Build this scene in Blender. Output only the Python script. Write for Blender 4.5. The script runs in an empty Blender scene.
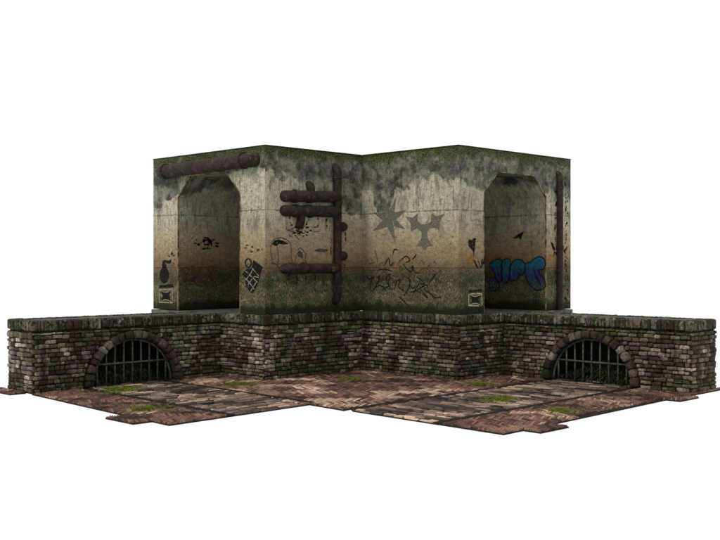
import bpy, math, random
from mathutils import Vector, noise
rnd = random.Random(7)
S = 2 ** -0.5
scene = bpy.context.scene
col = scene.collection

# ------------------------------------------------------------------ camera, light, exposure
EYE, DIST, FPX = 1.812, 17.127, 1008.757
cam = bpy.data.objects.new('camera', bpy.data.cameras.new('camera'))
col.objects.link(cam)
cam.location = (0, -DIST, EYE)
cam.rotation_euler = (math.radians(90), 0, 0)
cam.data.sensor_width = 36
cam.data.lens = FPX / 720 * 36
cam.data.shift_x = -2 / 720
cam.data.shift_y = -7.4 / 720
cam.data.clip_end = 500
scene.camera = cam
world = bpy.data.worlds.new('World')
scene.world = world
world.use_nodes = True
bg = world.node_tree.nodes['Background']
bg.inputs[0].default_value = (1, 1, 1, 1)
bg.inputs[1].default_value = 1.0
sun = bpy.data.objects.new('sun', bpy.data.lights.new('sun', 'SUN'))
col.objects.link(sun)
sun.data.energy = 1.3
sun.data.angle = math.radians(12)
sun.data.color = (1, .96, .9)
sun.rotation_euler = Vector((0.62, 0.60, -0.80)).to_track_quat('-Z', 'Y').to_euler()
scene.view_settings.view_transform = 'Standard'
scene.view_settings.look = 'None'
scene.view_settings.exposure = 0
scene.view_settings.gamma = 1


# ------------------------------------------------------------------ helpers
def W(a, b, z=0.0):
    """a runs left-forward from the inner corner, b right-forward."""
    return Vector((S * (b - a), -S * (a + b), z))


ORG = {}


def setp(o, label=None, cat=None, group=None, kind=None):
    if label: o['label'] = label
    if cat: o['category'] = cat
    if group: o['group'] = group
    if kind: o['kind'] = kind
    return o


def thing(name, label, cat, loc, group=None):
    o = bpy.data.objects.new(name, None)
    o.empty_display_size = .2
    col.objects.link(o)
    o.location = loc
    ORG[o.name] = Vector(loc)
    return setp(o, label, cat, group)


def mesh(name, verts, faces, mats, parent=None, origin=None, uvs=None, cols=None, midx=None, smooth=False, fix=True):
    """verts are world points; object origin = parent's origin or `origin`."""
    if parent is not None:
        org = ORG[parent.name]
    else:
        org = Vector(origin) if origin is not None else Vector((0, 0, 0))
    me = bpy.data.meshes.new(name)
    me.from_pydata([Vector(v) - org for v in verts], [], faces)
    for m in (mats if isinstance(mats, (list, tuple)) else [mats]):
        me.materials.append(m)
    if midx:
        me.polygons.foreach_set('material_index', midx)
    if uvs:
        lay = me.uv_layers.new(name='UVMap')
        lay.data.foreach_set('uv', [c for f in faces for vi in f for c in uvs[vi]])
    if cols:
        at = me.color_attributes.new('Col', 'FLOAT_COLOR', 'POINT')
        at.data.foreach_set('color', [c for v in cols for c in (v[0], v[1], v[2], 1.0)])
    if smooth:
        me.polygons.foreach_set('use_smooth', [True] * len(me.polygons))
    if fix:
        import bmesh
        bm = bmesh.new()
        bm.from_mesh(me)
        bmesh.ops.recalc_face_normals(bm, faces=bm.faces)
        bm.to_mesh(me)
        bm.free()
    me.update()
    o = bpy.data.objects.new(name, me)
    col.objects.link(o)
    if parent is not None:
        o.parent = parent
    else:
        o.location = org
    ORG[o.name] = org
    return o


class Geo:
    def __init__(self):
        self.v, self.f, self.c = [], [], []

    def add(self, vs, fs, c=None):
        k = len(self.v)
        self.v += vs
        self.f += [tuple(i + k for i in f) for f in fs]
        self.c += [c or (1, 1, 1)] * len(vs)

    def build(self, name, mats, parent=None, **kw):
        return mesh(name, self.v, self.f, mats, parent, cols=self.c, **kw)


def box_geo(g, f, lo, hi, c=None):
    """box in (p,q,r) local coords mapped by f"""
    vs = [f(x, y, z) for z in (lo[2], hi[2]) for y in (lo[1], hi[1]) for x in (lo[0], hi[0])]
    g.add(vs, [(0, 1, 3, 2), (4, 5, 7, 6), (0, 1, 5, 4), (2, 3, 7, 6), (0, 2, 6, 4), (1, 3, 7, 5)], c)


# rounded stone template: subdivided cube
def cube_template(n):
    vs, idx, fs = [], {}, []
    def vid(p):
        if p not in idx:
            idx[p] = len(vs)
            vs.append(tuple(2 * c / n - 1 for c in p))
        return idx[p]
    for ax in range(3):
        for side in (0, n):
            for i in range(n):
                for j in range(n):
                    q = []
                    for (u, v) in ((i, j), (i + 1, j), (i + 1, j + 1), (i, j + 1)):
                        p = [0, 0, 0]
                        p[ax] = side
                        p[(ax + 1) % 3] = u
                        p[(ax + 2) % 3] = v
                        q.append(vid(tuple(p)))
                    fs.append(tuple(q))
    return vs, fs


TV, TF = cube_template(4)


def stone(g, f, centre, half, color, rad=.35, lump=.12):
    """a worn brick or stone, centre and half sizes in local coords mapped to world by f"""
    r = min(half) * rad
    off = Vector((rnd.uniform(0, 90), rnd.uniform(0, 90), rnd.uniform(0, 90)))
    sk = [rnd.uniform(-.10, .10) for _ in range(4)]
    vs = []
    for t in TV:
        # move template rows toward the ends so roundness stays in the rim
        p = Vector([math.copysign(abs(c) ** .6, c) * h for c, h in zip(t, half)])
        inner = Vector([max(-(h - r), min(h - r, c)) for c, h in zip(p, half)])
        d = p - inner
        if d.length > 1e-9:
            d = d.normalized() * r
        p = inner + d
        nz = noise.noise(Vector(t) * .9 + off)
        p *= 1 + lump * nz * .6
        p.x += half[0] * sk[0] * t[1] * .6 + noise.noise(Vector(t) * 1.3 + off * 1.7) * min(half) * lump
        p.y += half[1] * sk[1] * t[0] * .8
        p.z += half[2] * lump * 1.3 * noise.noise(Vector(t) * 1.5 + off * 2.3)
        vs.append(f(centre[0] + p.x, centre[1] + p.y, centre[2] + p.z))
    g.add(vs, TF, color)


def tube_geo(g, pts, rad, n=14, c=None, cap=True):
    pts = [Vector(p) for p in pts]
    rads = rad if isinstance(rad, (list, tuple)) else [rad] * len(pts)
    vs, fs = [], []
    t0 = (pts[1] - pts[0]).normalized()
    nx = t0.orthogonal().normalized()
    for i, p in enumerate(pts):
        t = (pts[min(i + 1, len(pts) - 1)] - pts[max(i - 1, 0)]).normalized()
        nx = (nx - t * nx.dot(t)).normalized()
        ny = t.cross(nx)
        for k in range(n):
            a = 2 * math.pi * k / n
            vs.append(p + (nx * math.cos(a) + ny * math.sin(a)) * rads[i])
    for i in range(len(pts) - 1):
        for k in range(n):
            fs.append((i * n + k, i * n + (k + 1) % n, (i + 1) * n + (k + 1) % n, (i + 1) * n + k))
    if cap:
        fs.append(tuple(range(n)))
        fs.append(tuple((len(pts) - 1) * n + k for k in range(n)))
    g.add(vs, fs, c)


# ------------------------------------------------------------------ node material helper
class Mat:
    def __init__(self, name, rough=.9, spec=.15):
        self.m = bpy.data.materials.new(name)
        self.m.use_nodes = True
        self.t = self.m.node_tree
        self.b = self.t.nodes['Principled BSDF']
        self.b.inputs['Roughness'].default_value = rough
        self.b.inputs['Specular IOR Level'].default_value = spec
        self._pos = None

    def n(self, typ, **kw):
        nd = self.t.nodes.new(typ)
        for k, v in kw.items():
            setattr(nd, k, v)
        return nd

    def put(self, sock, val):
        if isinstance(val, (int, float)):
            sock.default_value = val
        elif isinstance(val, (tuple, list)):
            sock.default_value = (*val, 1)[:4] if sock.type == 'RGBA' else val
        else:
            self.t.links.new(val, sock)

    def pos(self):
        if self._pos is None:
            self._pos = self.n('ShaderNodeNewGeometry').outputs['Position']
        return self._pos

    def uv(self):
        return self.n('ShaderNodeUVMap', uv_map='UVMap').outputs[0]

    def attr(self):
        return self.n('ShaderNodeAttribute', attribute_name='Col').outputs['Color']

    def scale(self, vec, s, off=(0, 0, 0)):
        nd = self.n('ShaderNodeMapping')
        self.put(nd.inputs['Vector'], vec)
        nd.inputs['Scale'].default_value = s
        nd.inputs['Location'].default_value = off
        return nd.outputs[0]

    def noise(self, vec, sc, detail=4, rough=.55, dist=0):
        nd = self.n('ShaderNodeTexNoise')
        self.put(nd.inputs['Vector'], vec)
        nd.inputs['Scale'].default_value = sc
        nd.inputs['Detail'].default_value = detail
        nd.inputs['Roughness'].default_value = rough
        nd.inputs['Distortion'].default_value = dist
        return nd.outputs['Fac']

    def math(self, op, a, b=0.0, c=None, clamp=False):
        nd = self.n('ShaderNodeMath', operation=op, use_clamp=clamp)
        self.put(nd.inputs[0], a)
        self.put(nd.inputs[1], b)
        if c is not None:
            self.put(nd.inputs[2], c)
        return nd.outputs[0]

    def smooth(self, v, lo, hi, to0=0.0, to1=1.0):
        nd = self.n('ShaderNodeMapRange', interpolation_type='SMOOTHSTEP')
        self.put(nd.inputs['Value'], v)
        self.put(nd.inputs['From Min'], lo)
        self.put(nd.inputs['From Max'], hi)
        nd.inputs['To Min'].default_value = to0
        nd.inputs['To Max'].default_value = to1
        return nd.outputs[0]

    def ramp(self, v, stops, interp='LINEAR'):
        nd = self.n('ShaderNodeValToRGB')
        nd.color_ramp.interpolation = interp
        e = nd.color_ramp.elements
        while len(e) < len(stops):
            e.new(.5)
        for el, (p, c) in zip(e, stops):
            el.position = p
            el.color = (c, c, c, 1) if isinstance(c, (int, float)) else (*c, 1)
        self.put(nd.inputs[0], v)
        return nd.outputs[0]

    def mix(self, f, a, b, mode='MIX'):
        nd = self.n('ShaderNodeMix', data_type='RGBA', blend_type=mode)
        self.put(nd.inputs[0], f)
        self.put(nd.inputs[6], a)
        self.put(nd.inputs[7], b)
        return nd.outputs[2]

    def sep(self, v):
        nd = self.n('ShaderNodeSeparateXYZ')
        self.put(nd.inputs[0], v)
        return nd.outputs

    def bump(self, h, strength=.5, dist=.02):
        nd = self.n('ShaderNodeBump')
        nd.inputs['Strength'].default_value = strength
        nd.inputs['Distance'].default_value = dist
        self.put(nd.inputs['Height'], h)
        self.t.links.new(nd.outputs[0], self.b.inputs['Normal'])

    def out(self, colr):
        self.put(self.b.inputs['Base Color'], colr)
        return self.m


def concrete(name, soot, seed=0.0):
    """stained concrete; soot = stops (position along the wall 0..1 over 3.1 m, height of soot edge 0..1 over z 1..3.63)"""
    M = Mat(name, .92, .12)
    uv = M.uv()
    x, z, _ = M.sep(uv)
    p = M.scale(uv, (1, 1, 1), (seed, seed * .7, 0))
    big = M.noise(p, 1.6, 5, .6)
    mid = M.noise(p, 6, 6, .65)
    fine = M.noise(p, 38, 4, .7)
    grit = M.noise(p, 48, 3, .8)
    blot = M.noise(M.scale(p, (1, 1.3, 1), (2, 6, 0)), 13, 6, .7)
    streak = M.noise(M.scale(p, (1, .12, 1)), 26, 5, .65)
    h = M.math('DIVIDE', M.math('SUBTRACT', z, 1.0), 2.63)
    hw = M.math('ADD', h, M.math('MULTIPLY', M.math('SUBTRACT', mid, .5), .16))
    base = M.ramp(hw, [(0.0, (.014, .018, .007)), (.035, (.020, .024, .009)), (.065, (.085, .078, .042)),
                       (.15, (.095, .085, .046)), (.20, (.046, .044, .026)), (.245, (.085, .070, .040)), (.29, (.16, .118, .062)), (.38, (.28, .21, .125)),
                       (.48, (.33, .275, .175)), (.60, (.40, .37, .275)), (.80, (.39, .365, .27)), (1.0, (.28, .27, .19))])
    # orange rust bloom in the band above the seam
    bloom = M.math('MULTIPLY', M.smooth(M.noise(p, 3.2, 3), .52, .68),
                   M.math('MULTIPLY', M.smooth(h, .22, .29), M.smooth(h, .42, .33)))
    c = M.mix(M.math('MULTIPLY', bloom, .8), base, (.24, .105, .030))
    # vertical drips in the pale zone
    c = M.mix(M.math('MULTIPLY', M.smooth(streak, .50, .64), M.smooth(h, .40, .62, .12, .62)), c, (.12, .108, .066))
    # soot stain hanging from the top with its own ragged edge
    edge = M.ramp(M.math('DIVIDE', x, 3.1), soot)
    edge = M.math('ADD', edge, M.math('MULTIPLY', M.math('SUBTRACT', M.noise(p, 4.0, 6, .6), .5), .22))
    sm = M.smooth(M.math('SUBTRACT', h, edge), -.008, .018)
    soot_c = M.mix(M.smooth(M.noise(M.scale(p, (1, .8, 1), (6, 3, 0)), 5, 7, .7), .42, .62), (.034, .035, .030), (.150, .150, .122))
    c = M.mix(M.math('MULTIPLY', sm, M.smooth(M.noise(M.scale(p, (1, 1, 1), (2, 9, 0)), 3.2, 6, .65), .36, .56, .45, .96)), c, soot_c)
    # a second, fainter film of soot with its own drip edge
    film = M.math('MULTIPLY', M.smooth(M.noise(M.scale(p, (1, .45, 1), (8, 2, 0)), 4.5, 6, .65), .52, .60), M.smooth(h, .40, .58))
    c = M.mix(M.math('MULTIPLY', film, .42), c, (.085, .083, .066))
    # green growth below the top edge
    gm = M.smooth(M.math('ADD', h, M.math('MULTIPLY', M.math('SUBTRACT', M.noise(p, 4, 6, .7), .5), .30)), .91, .985)
    c = M.mix(M.math('MULTIPLY', gm, .85), c, M.mix(M.smooth(fine, .42, .62), (.012, .014, .005), (.082, .094, .018)))
    # grit in the damp lower zone
    low = M.smooth(h, .34, .16)
    g1 = M.math('MULTIPLY', M.smooth(M.math('ADD', grit, M.math('MULTIPLY', M.math('SUBTRACT', M.noise(p, 7, 4, .6), .5), .5)), .54, .64), M.math('MULTIPLY', low, M.smooth(h, .03, .08)))
    c = M.mix(M.math('MULTIPLY', g1, .62), c, (.42, .36, .235))
    g2 = M.math('MULTIPLY', M.smooth(M.noise(M.scale(p, (1, .7, 1), (4, 2, 0)), 30, 4, .75), .50, .60), low)
    c = M.mix(M.math('MULTIPLY', g2, .80), c, (.018, .018, .010))
    # pits and scratches everywhere
    pits = M.smooth(M.noise(M.scale(p, (1, 1, 1), (9, 1, 0)), 19, 6, .8), .58, .66)
    c = M.mix(M.math('MULTIPLY', pits, .72), c, (.045, .038, .022))
    c = M.mix(1.0, c, M.ramp(fine, [(.25, .50), (.5, 1.0), (.75, 1.35)]), 'MULTIPLY')
    c = M.mix(1.0, c, M.ramp(blot, [(.28, .55), (.5, 1.0), (.72, 1.30)]), 'MULTIPLY')
    c = M.mix(1.0, c, M.ramp(big, [(.25, .74), (.75, 1.2)]), 'MULTIPLY')
    vo = M.n('ShaderNodeTexVoronoi', feature='DISTANCE_TO_EDGE')
    M.put(vo.inputs['Vector'], M.scale(p, (1, .6, 1), (seed, 2, 0)))
    vo.inputs['Scale'].default_value = 1.5
    crk = M.math('MULTIPLY', M.smooth(M.math('ADD', vo.outputs['Distance'], M.math('MULTIPLY', M.math('SUBTRACT', M.noise(p, 9, 5, .7), .5), .09)), .010, .002), M.smooth(M.noise(M.scale(p, (1, 1, 1), (3, 3, 0)), 1.7, 2), .52, .60))
    c = M.mix(M.math('MULTIPLY', M.math('ABSOLUTE', crk), .7), c, (.035, .03, .02))
    # pour seams
    wob = M.math('MULTIPLY', M.math('SUBTRACT', M.noise(p, 2.0, 3), .5), .02)
    seam = 0
    for zz in (1.72, 2.63):
        d = M.math('ABSOLUTE', M.math('SUBTRACT', M.math('ADD', z, wob), zz))
        s_ = M.smooth(d, .014, .003)
        seam = s_ if seam == 0 else M.math('MAXIMUM', seam, s_)
    c = M.mix(M.math('MULTIPLY', seam, M.smooth(mid, .42, .58, .08, .75)), c, (.06, .05, .032))
    hgt = M.math('SUBTRACT', M.math('ADD', M.math('MULTIPLY', mid, .5), M.math('MULTIPLY', fine, .5)),
                 M.math('ADD', M.math('MULTIPLY', seam, .5), M.math('MULTIPLY', pits, .35)))
    M.bump(hgt, .7, .025)
    return M.out(c)


def brick_mat(name, moss=(.092, .098, .020), amt=1.0, blotch=0.0):
    M = Mat(name, .85, .18)
    p = M.pos()
    z = M.sep(p)[2]
    n1 = M.noise(p, 60, 4, .7)
    n2 = M.noise(p, 2.6, 4, .6)
    n3 = M.noise(p, 14, 5, .65)
    c = M.mix(1.0, M.attr(), M.ramp(n1, [(.30, .22), (.5, .90), (.70, 2.1)]), 'MULTIPLY')
    c = M.mix(1.0, c, M.ramp(n3, [(.3, .40), (.7, 1.5)]), 'MULTIPLY')
    if blotch:
        nb = M.noise(M.scale(p, (1, 1, .7), (2, 7, 3)), 17, 4, .6)
        c = M.mix(M.smooth(nb, .50, .58), c, (.016, .012, .010))
        c = M.mix(M.math('MULTIPLY', M.smooth(M.noise(p, 24, 4, .6), .57, .66), .7), c, (.40, .36, .31))
    mz = M.math('MAXIMUM', M.smooth(z, .30, .05), M.math('MULTIPLY', M.smooth(z, .62, .80), 1.0))
    mk = M.smooth(M.math('ADD', n2, M.math('MULTIPLY', mz, .15)), .50, .64)
    mk = M.math('MULTIPLY', mk, M.smooth(n3, .38, .58))
    c = M.mix(M.math('MULTIPLY', mk, .85 * amt), c, M.mix(M.smooth(n1, .4, .65), (.018, .024, .006), moss))
    # dark drips of damp running down
    st = M.noise(M.scale(p, (1, 1, .10)), 4.2, 3, .5)
    c = M.mix(M.math('MULTIPLY', M.smooth(st, .54, .66), .75), c, (.030, .012, .009))
    M.bump(M.math('ADD', n1, M.math('MULTIPLY', n3, .6)), 1.0, .016)
    return M.out(c)


def plain(name, c1, c2, sc=20, rough=.9, spec=.15, bump=.4, metal=0.0, lo=.38, hi=.62):
    M = Mat(name, rough, spec)
    p = M.pos()
    n1 = M.noise(p, sc, 5, .65)
    M.b.inputs['Metallic'].default_value = metal
    M.bump(n1, bump, .01)
    return M.out(M.mix(M.smooth(n1, lo, hi), c1, c2))


def rust_mat():
    M = Mat('rusty_pipe_paint', .8, .25)
    p = M.pos()
    n1 = M.noise(p, 9, 6, .7)
    n2 = M.noise(p, 45, 4, .7)
    n3 = M.noise(M.scale(p, (1, 1, 1), (3, 8, 1)), 5, 5, .65)
    c = M.ramp(n1, [(.30, (.006, .004, .004)), (.48, (.018, .011, .009)), (.60, (.034, .019, .014)), (.75, (.060, .031, .020))])
    c = M.mix(M.math('MULTIPLY', M.smooth(n2, .60, .72), .6), c, (.10, .062, .042))
    c = M.mix(M.math('MULTIPLY', M.smooth(n3, .60, .70), .5), c, (.17, .068, .026))
    n4 = M.noise(M.scale(p, (1, 1, 1), (7, 1, 5)), 16, 6, .75)
    c = M.mix(M.math('MULTIPLY', M.smooth(n4, .58, .64), .55), c, (.15, .105, .078))
    c = M.mix(M.math('MULTIPLY', M.smooth(n4, .44, .38), .8), c, (.005, .004, .003))
    M.bump(M.math('ADD', n1, n2), .6, .012)
    return M.out(c)


def paving_mat(name, pale, moss):
    M = Mat(name, .85, .15)
    p = M.pos()
    n1 = M.noise(p, 55, 3, .7)
    n2 = M.noise(M.scale(p, (1, .55, 1)), 1.9, 4, .6)
    n3 = M.noise(M.scale(p, (1, .6, 1), (5, 3, 0)), 1.5, 4, .6)
    c = M.mix(1.0, M.attr(), M.ramp(n1, [(.3, .55), (.7, 1.4)]), 'MULTIPLY')
    c = M.mix(M.math('MULTIPLY', M.smooth(n2, .54, .68), M.smooth(n1, .40, .55, .15, .75)), c, pale)  # pale patches: highlights on the floor painted into the colour
    c = M.mix(M.math('MULTIPLY', M.smooth(n3, .56, .70), .72), c, (.022, .016, .012))  # dark patches: shaded areas of the floor put into the colour
    n4 = M.noise(M.scale(p, (1, .6, 1), (1, 7, 0)), 2.3, 4, .6)
    c = M.mix(M.math('MULTIPLY', M.smooth(n4, .60, .70), .55), c, moss)
    M.bump(n1, .6, .008)
    return M.out(c)


def worn_paint(name, c1, c2, wear=.5, sc=22):
    """thin paint with chips where the wall shows through"""
    M = Mat(name, .95, .03)
    p = M.pos()
    n1 = M.noise(p, sc, 5, .7)
    n2 = M.noise(p, 70, 3, .7)
    M.out(M.mix(M.smooth(n2, .35, .65), c1, c2))
    tr = M.n('ShaderNodeBsdfTransparent')
    mx = M.n('ShaderNodeMixShader')
    M.put(mx.inputs[0], M.smooth(n1, wear - .06, wear + .06, 1, 0))
    M.t.links.new(tr.outputs[0], mx.inputs[1])
    M.t.links.new(M.b.outputs[0], mx.inputs[2])
    M.t.links.new(mx.outputs[0], M.t.nodes['Material Output'].inputs['Surface'])
    return M.m


m_conc = {
    'LS': concrete('stained_concrete_a', [(0, .58), (.20, .68), (.45, .80), (.62, .82), (.70, .86)], 1.3),
    'LE': concrete('stained_concrete_b', [(0, .88), (.2, .86), (.5, .80), (.8, .74), (1, .66)], 4.1),
    'RS': concrete('stained_concrete_c', [(0, .76), (.08, .74), (.12, .60), (.20, .62), (.24, .74), (.45, .82), (.7, .80)], 7.7),
    'RE': concrete('stained_concrete_d', [(0, .80), (.2, .74), (.5, .74), (.8, .74), (1, .72)], 10.9),
    'LI': concrete('stained_concrete_e', [(0, .80), (.3, .84), (.6, .76), (.8, .70)], 13.2),
    'RI': concrete('stained_concrete_f', [(0, .80), (.3, .86), (.6, .80), (.8, .8)], 16.6),
}
m_brick = brick_mat('mossy_rubble_brick')
m_vous = brick_mat('arch_stone', (.05, .06, .014), .6)
m_cope = brick_mat('coping_stone', (.045, .055, .012), .8, 1.0)
m_mortar = plain('damp_mortar', (.006, .005, .0035), (.028, .021, .014), 18)
m_slab = plain('grey_ledge_slab', (.055, .052, .046), (.12, .115, .10), 9)
m_iron = plain('grey_iron', (.026, .026, .021), (.085, .083, .066), 26, .7, .3)
m_rust = rust_mat()
m_bed = plain('joint_soil', (.007, .005, .004), (.024, .016, .011), 25)
m_gutter = plain('gutter_dirt', (.006, .0045, .0035), (.020, .013, .010), 25)
m_pave = paving_mat('red_paver', (.36, .24, .16), (.055, .050, .014))
m_chan = paving_mat('grey_sett', (.44, .31, .26), (.06, .058, .030))
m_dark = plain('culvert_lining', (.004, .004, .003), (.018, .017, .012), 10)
m_rim = plain('weathered_plaster_edge', (.045, .032, .014), (.26, .20, .10), 9)
m_black = worn_paint('black_spray_paint', (.006, .006, .006), (.022, .020, .017), .60)
m_grey = worn_paint('faded_grey_spray_paint', (.085, .083, .066), (.165, .155, .12), .55, 30)
m_dgrey = worn_paint('dark_grey_spray_paint', (.034, .033, .028), (.085, .082, .066), .62)
m_white = worn_paint('worn_white_paint', (.30, .27, .20), (.42, .38, .28), .56)
m_red = worn_paint('dull_red_spray_paint', (.07, .022, .014), (.13, .04, .025), .62)
m_rustst = worn_paint('rust_run_stain', (.018, .011, .009), (.045, .022, .014), .46, 14)


def bubble_mat():
    M = Mat('blue_violet_spray_paint', .8, .2)
    p = M.pos()
    z = M.sep(p)[2]
    w = M.math('ADD', z, M.math('MULTIPLY', M.math('SUBTRACT', M.noise(p, 3.5, 3), .5), .55))
    c = M.ramp(M.smooth(w, 1.10, 2.02), [(.0, (.01, .035, .035)), (.25, (.03, .19, .23)), (.48, (.075, .075, .30)), (.62, (.06, .10, .36)),
                                        (.80, (.03, .23, .32)), (1, (.04, .27, .25))])
    wear = M.math('ADD', M.noise(p, 16, 5, .7), M.smooth(z, 1.15, 1.75, -.22, .10))
    c = M.mix(1.0, c, M.ramp(M.noise(p, 25, 4, .7), [(.3, .35), (.7, .95)]), 'MULTIPLY')
    M.out(c)
    tr = M.n('ShaderNodeBsdfTransparent')
    mx = M.n('ShaderNodeMixShader')
    M.put(mx.inputs[0], M.smooth(wear, .38, .58, .10, .80))
    M.t.links.new(tr.outputs[0], mx.inputs[1])
    M.t.links.new(M.b.outputs[0], mx.inputs[2])
    M.t.links.new(mx.outputs[0], M.t.nodes['Material Output'].inputs['Surface'])
    return M.m


m_bub = bubble_mat()


# ------------------------------------------------------------------ concrete passage blocks
AL, BW, Z0, Z1 = 2.122, 3.086, 1.0, 3.626
O1, O2, ZS, ZT, CH = .626, 2.334, 2.93, 3.275, .37


def side_map(side):
    """local (along-arm p, across q, z): left block p=a q=b, right block p=b q=a"""
    return (lambda p, q, z: W(p, q, z)) if side == 'L' else (lambda p, q, z: W(q, p, z))


def wing(side, label):
    f = side_map(side)
    t = thing('concrete_passage', label, 'concrete building', f(AL, -BW / 2, Z0))
    prof = [(0, Z0), (0, Z1), (-BW, Z1), (-BW, Z0), (-O2, Z0), (-O2, ZS), (-O2 + CH, ZT), (-O1 - CH, ZT), (-O1, ZS), (-O1, Z0)]
    n = len(prof)
    mats = [m_conc[side + 'S'], m_conc[side + 'E'], m_conc[side + 'I']]
    vs, fs, uv, mi = [], [], [], []

    def quad(pts, u, m):
        k = len(vs)
        vs.extend(pts)
        uv.extend(u)
        fs.append(tuple(range(k, k + len(pts))))
        mi.append(m)
    # front (p = AL) and back (p = 0): split round the opening
    for p in (AL, 0):
        polys = [[(0, Z0), (0, Z1), (-O1, Z1), (-O1 - 0, ZS), (-O1, Z0)],
                 [(-O1, ZS), (-O1, Z1), (-O1 - CH, Z1), (-O1 - CH, ZT)],
                 [(-O1 - CH, ZT), (-O1 - CH, Z1), (-O2 + CH, Z1), (-O2 + CH, ZT)],
                 [(-O2 + CH, ZT), (-O2 + CH, Z1), (-O2, Z1), (-O2, ZS)],
                 [(-O2, Z0), (-O2, ZS), (-O2, Z1), (-BW, Z1), (-BW, Z0)]]
        for pl in polys:
            quad([f(p, q, z) for q, z in pl], [(-q, z) for q, z in pl], 1)
    for i in range(n):
        (q0, z0), (q1, z1) = prof[i], prof[(i + 1) % n]
        if z0 == z1 == Z0 and False:
            continue
        m = 0 if i in (0, 1, 2) else 2
        if i == 1:
            u = [(0, Z1), (0, Z1), (AL, Z1), (AL, Z1)]
        elif i in (4, 5, 6, 7, 8) or i in (0, 2):
            u = [(0, z0), (0, z1), (AL, z1), (AL, z0)]
        else:
            u = [(0, Z0)] * 4
        quad([f(0, q0, z0), f(0, q1, z1), f(AL, q1, z1), f(AL, q0, z0)], u, m)
    w = mesh('wall', vs, fs, mats, t, uvs=uv, midx=mi)
    import bmesh
    bm = bmesh.new()
    bm.from_mesh(w.data)
    bmesh.ops.remove_doubles(bm, verts=bm.verts, dist=1e-4)
    bmesh.ops.recalc_face_normals(bm, faces=bm.faces)
    bm.to_mesh(w.data)
    bm.free()
    # thin chipped plaster edge round the opening, 6 mm proud of the face
    g = Geo()
    path = [(-O2, Z0 + .002), (-O2, ZS), (-O2 + CH, ZT), (-O1 - CH, ZT), (-O1, ZS), (-O1, Z0 + .002)]
    cq, cz = -(O1 + O2) / 2, 2.1
    for i in range(5):
        k = 7
        for j in range(k):
            pts = []
            for s_ in (j / k, (j + 1) / k):
                q = path[i][0] * (1 - s_) + path[i + 1][0] * s_
                z = path[i][1] * (1 - s_) + path[i + 1][1] * s_
                pts.append((q, z))
            (qa, za), (qb, zb) = pts
            d = Vector((qb - qa, zb - za)).normalized()
            nrm = Vector((-d.y, d.x))
            w0 = .005 + .024 * abs(noise.noise(Vector((qa * 5, za * 5, i))))
            w1 = .005 + .024 * abs(noise.noise(Vector((qb * 5, zb * 5, i))))
            sg = 1 if nrm.dot(Vector((qa - cq, za - cz))) > 0 else -1
            nrm *= sg
            v = []
            for p in (AL - .02, AL + .006):
                v += [f(p, qa - nrm.x * .004, za - nrm.y * .004), f(p, qb - nrm.x * .004, zb - nrm.y * .004),
                      f(p, qb + nrm.x * w1, zb + nrm.y * w1), f(p, qa + nrm.x * w0, za + nrm.y * w0)]
            g.add(v, [(4, 5, 6, 7), (0, 1, 5, 4), (2, 3, 7, 6), (1, 2, 6, 5), (3, 0, 4, 7)])
    g.build('opening_trim', m_rim, t)
    g = Geo()
    g.add([f(.02, -O2 - .05, Z0), f(.02, -O1 + .05, Z0), f(.02, -O1 + .05, ZT + .05), f(.02, -O2 - .05, ZT + .05)], [(0, 1, 2, 3)])
    mesh('added_back_wall', g.v, g.f, [m_conc[side + 'I']], t, uvs=[(0, Z0), (1.7, Z0), (1.7, ZT), (0, ZT)])  # unseen wall added to close the passage and darken its inside
    # dark lichen lip along the roof edge
    g = Geo()
    box_geo(g, f, (.0125, -BW - .008, Z1 - .001), (AL + .008, .012, Z1 + .014))
    g.build('roof_slab', plain('roof_edge_lichen', (.008, .010, .004), (.035, .04, .014), 14), t)
    return t


left = wing('L', 'left grey concrete passage block with a bomb stencil and rusty pipe above its opening')
right = wing('R', 'right grey concrete passage block with star stencils and blue graffiti inside its opening')

# faces: plane axis, plane value, outward sign, parent
FACE = {'LS': ('b', 0, 1), 'LE': ('a', AL, 1), 'RS': ('a', 0, 1), 'RE': ('b', AL, 1), 'LI': ('b', -O2, 1), 'RI': ('a', -O2, 1)}


def onwall(face, x, y, off=0.004):
    """photo point -> point on a wall plane (a, b, z)"""
    ax, val, sg = FACE[face]
    val += off * sg
    k = (x - 362) / FPX          # X = k d ; Y = d - DIST
    # b - a = X/S ; a + b = -(d - DIST)/S
    # a = (-(d-DIST) - k d) / (2S), b = (-(d-DIST) + k d) / (2S)
    if ax == 'a':
        d = (DIST - 2 * S * val) / (1 + k)
    else:
        d = (DIST - 2 * S * val) / (1 - k)
    X = k * d
    a = (-(d - DIST) - X) * S
    b = (-(d - DIST) + X) * S
    return W(a, b, EYE - (y - 262.6) * d / FPX)


NRM = {'LS': (W(0, 1) - W(0, 0)), 'RI': (W(1, 0) - W(0, 0)), 'LE': (W(1, 0) - W(0, 0)), 'RS': (W(1, 0) - W(0, 0)),
       'RE': (W(0, 1) - W(0, 0)), 'LI': (W(0, 1) - W(0, 0))}


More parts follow.
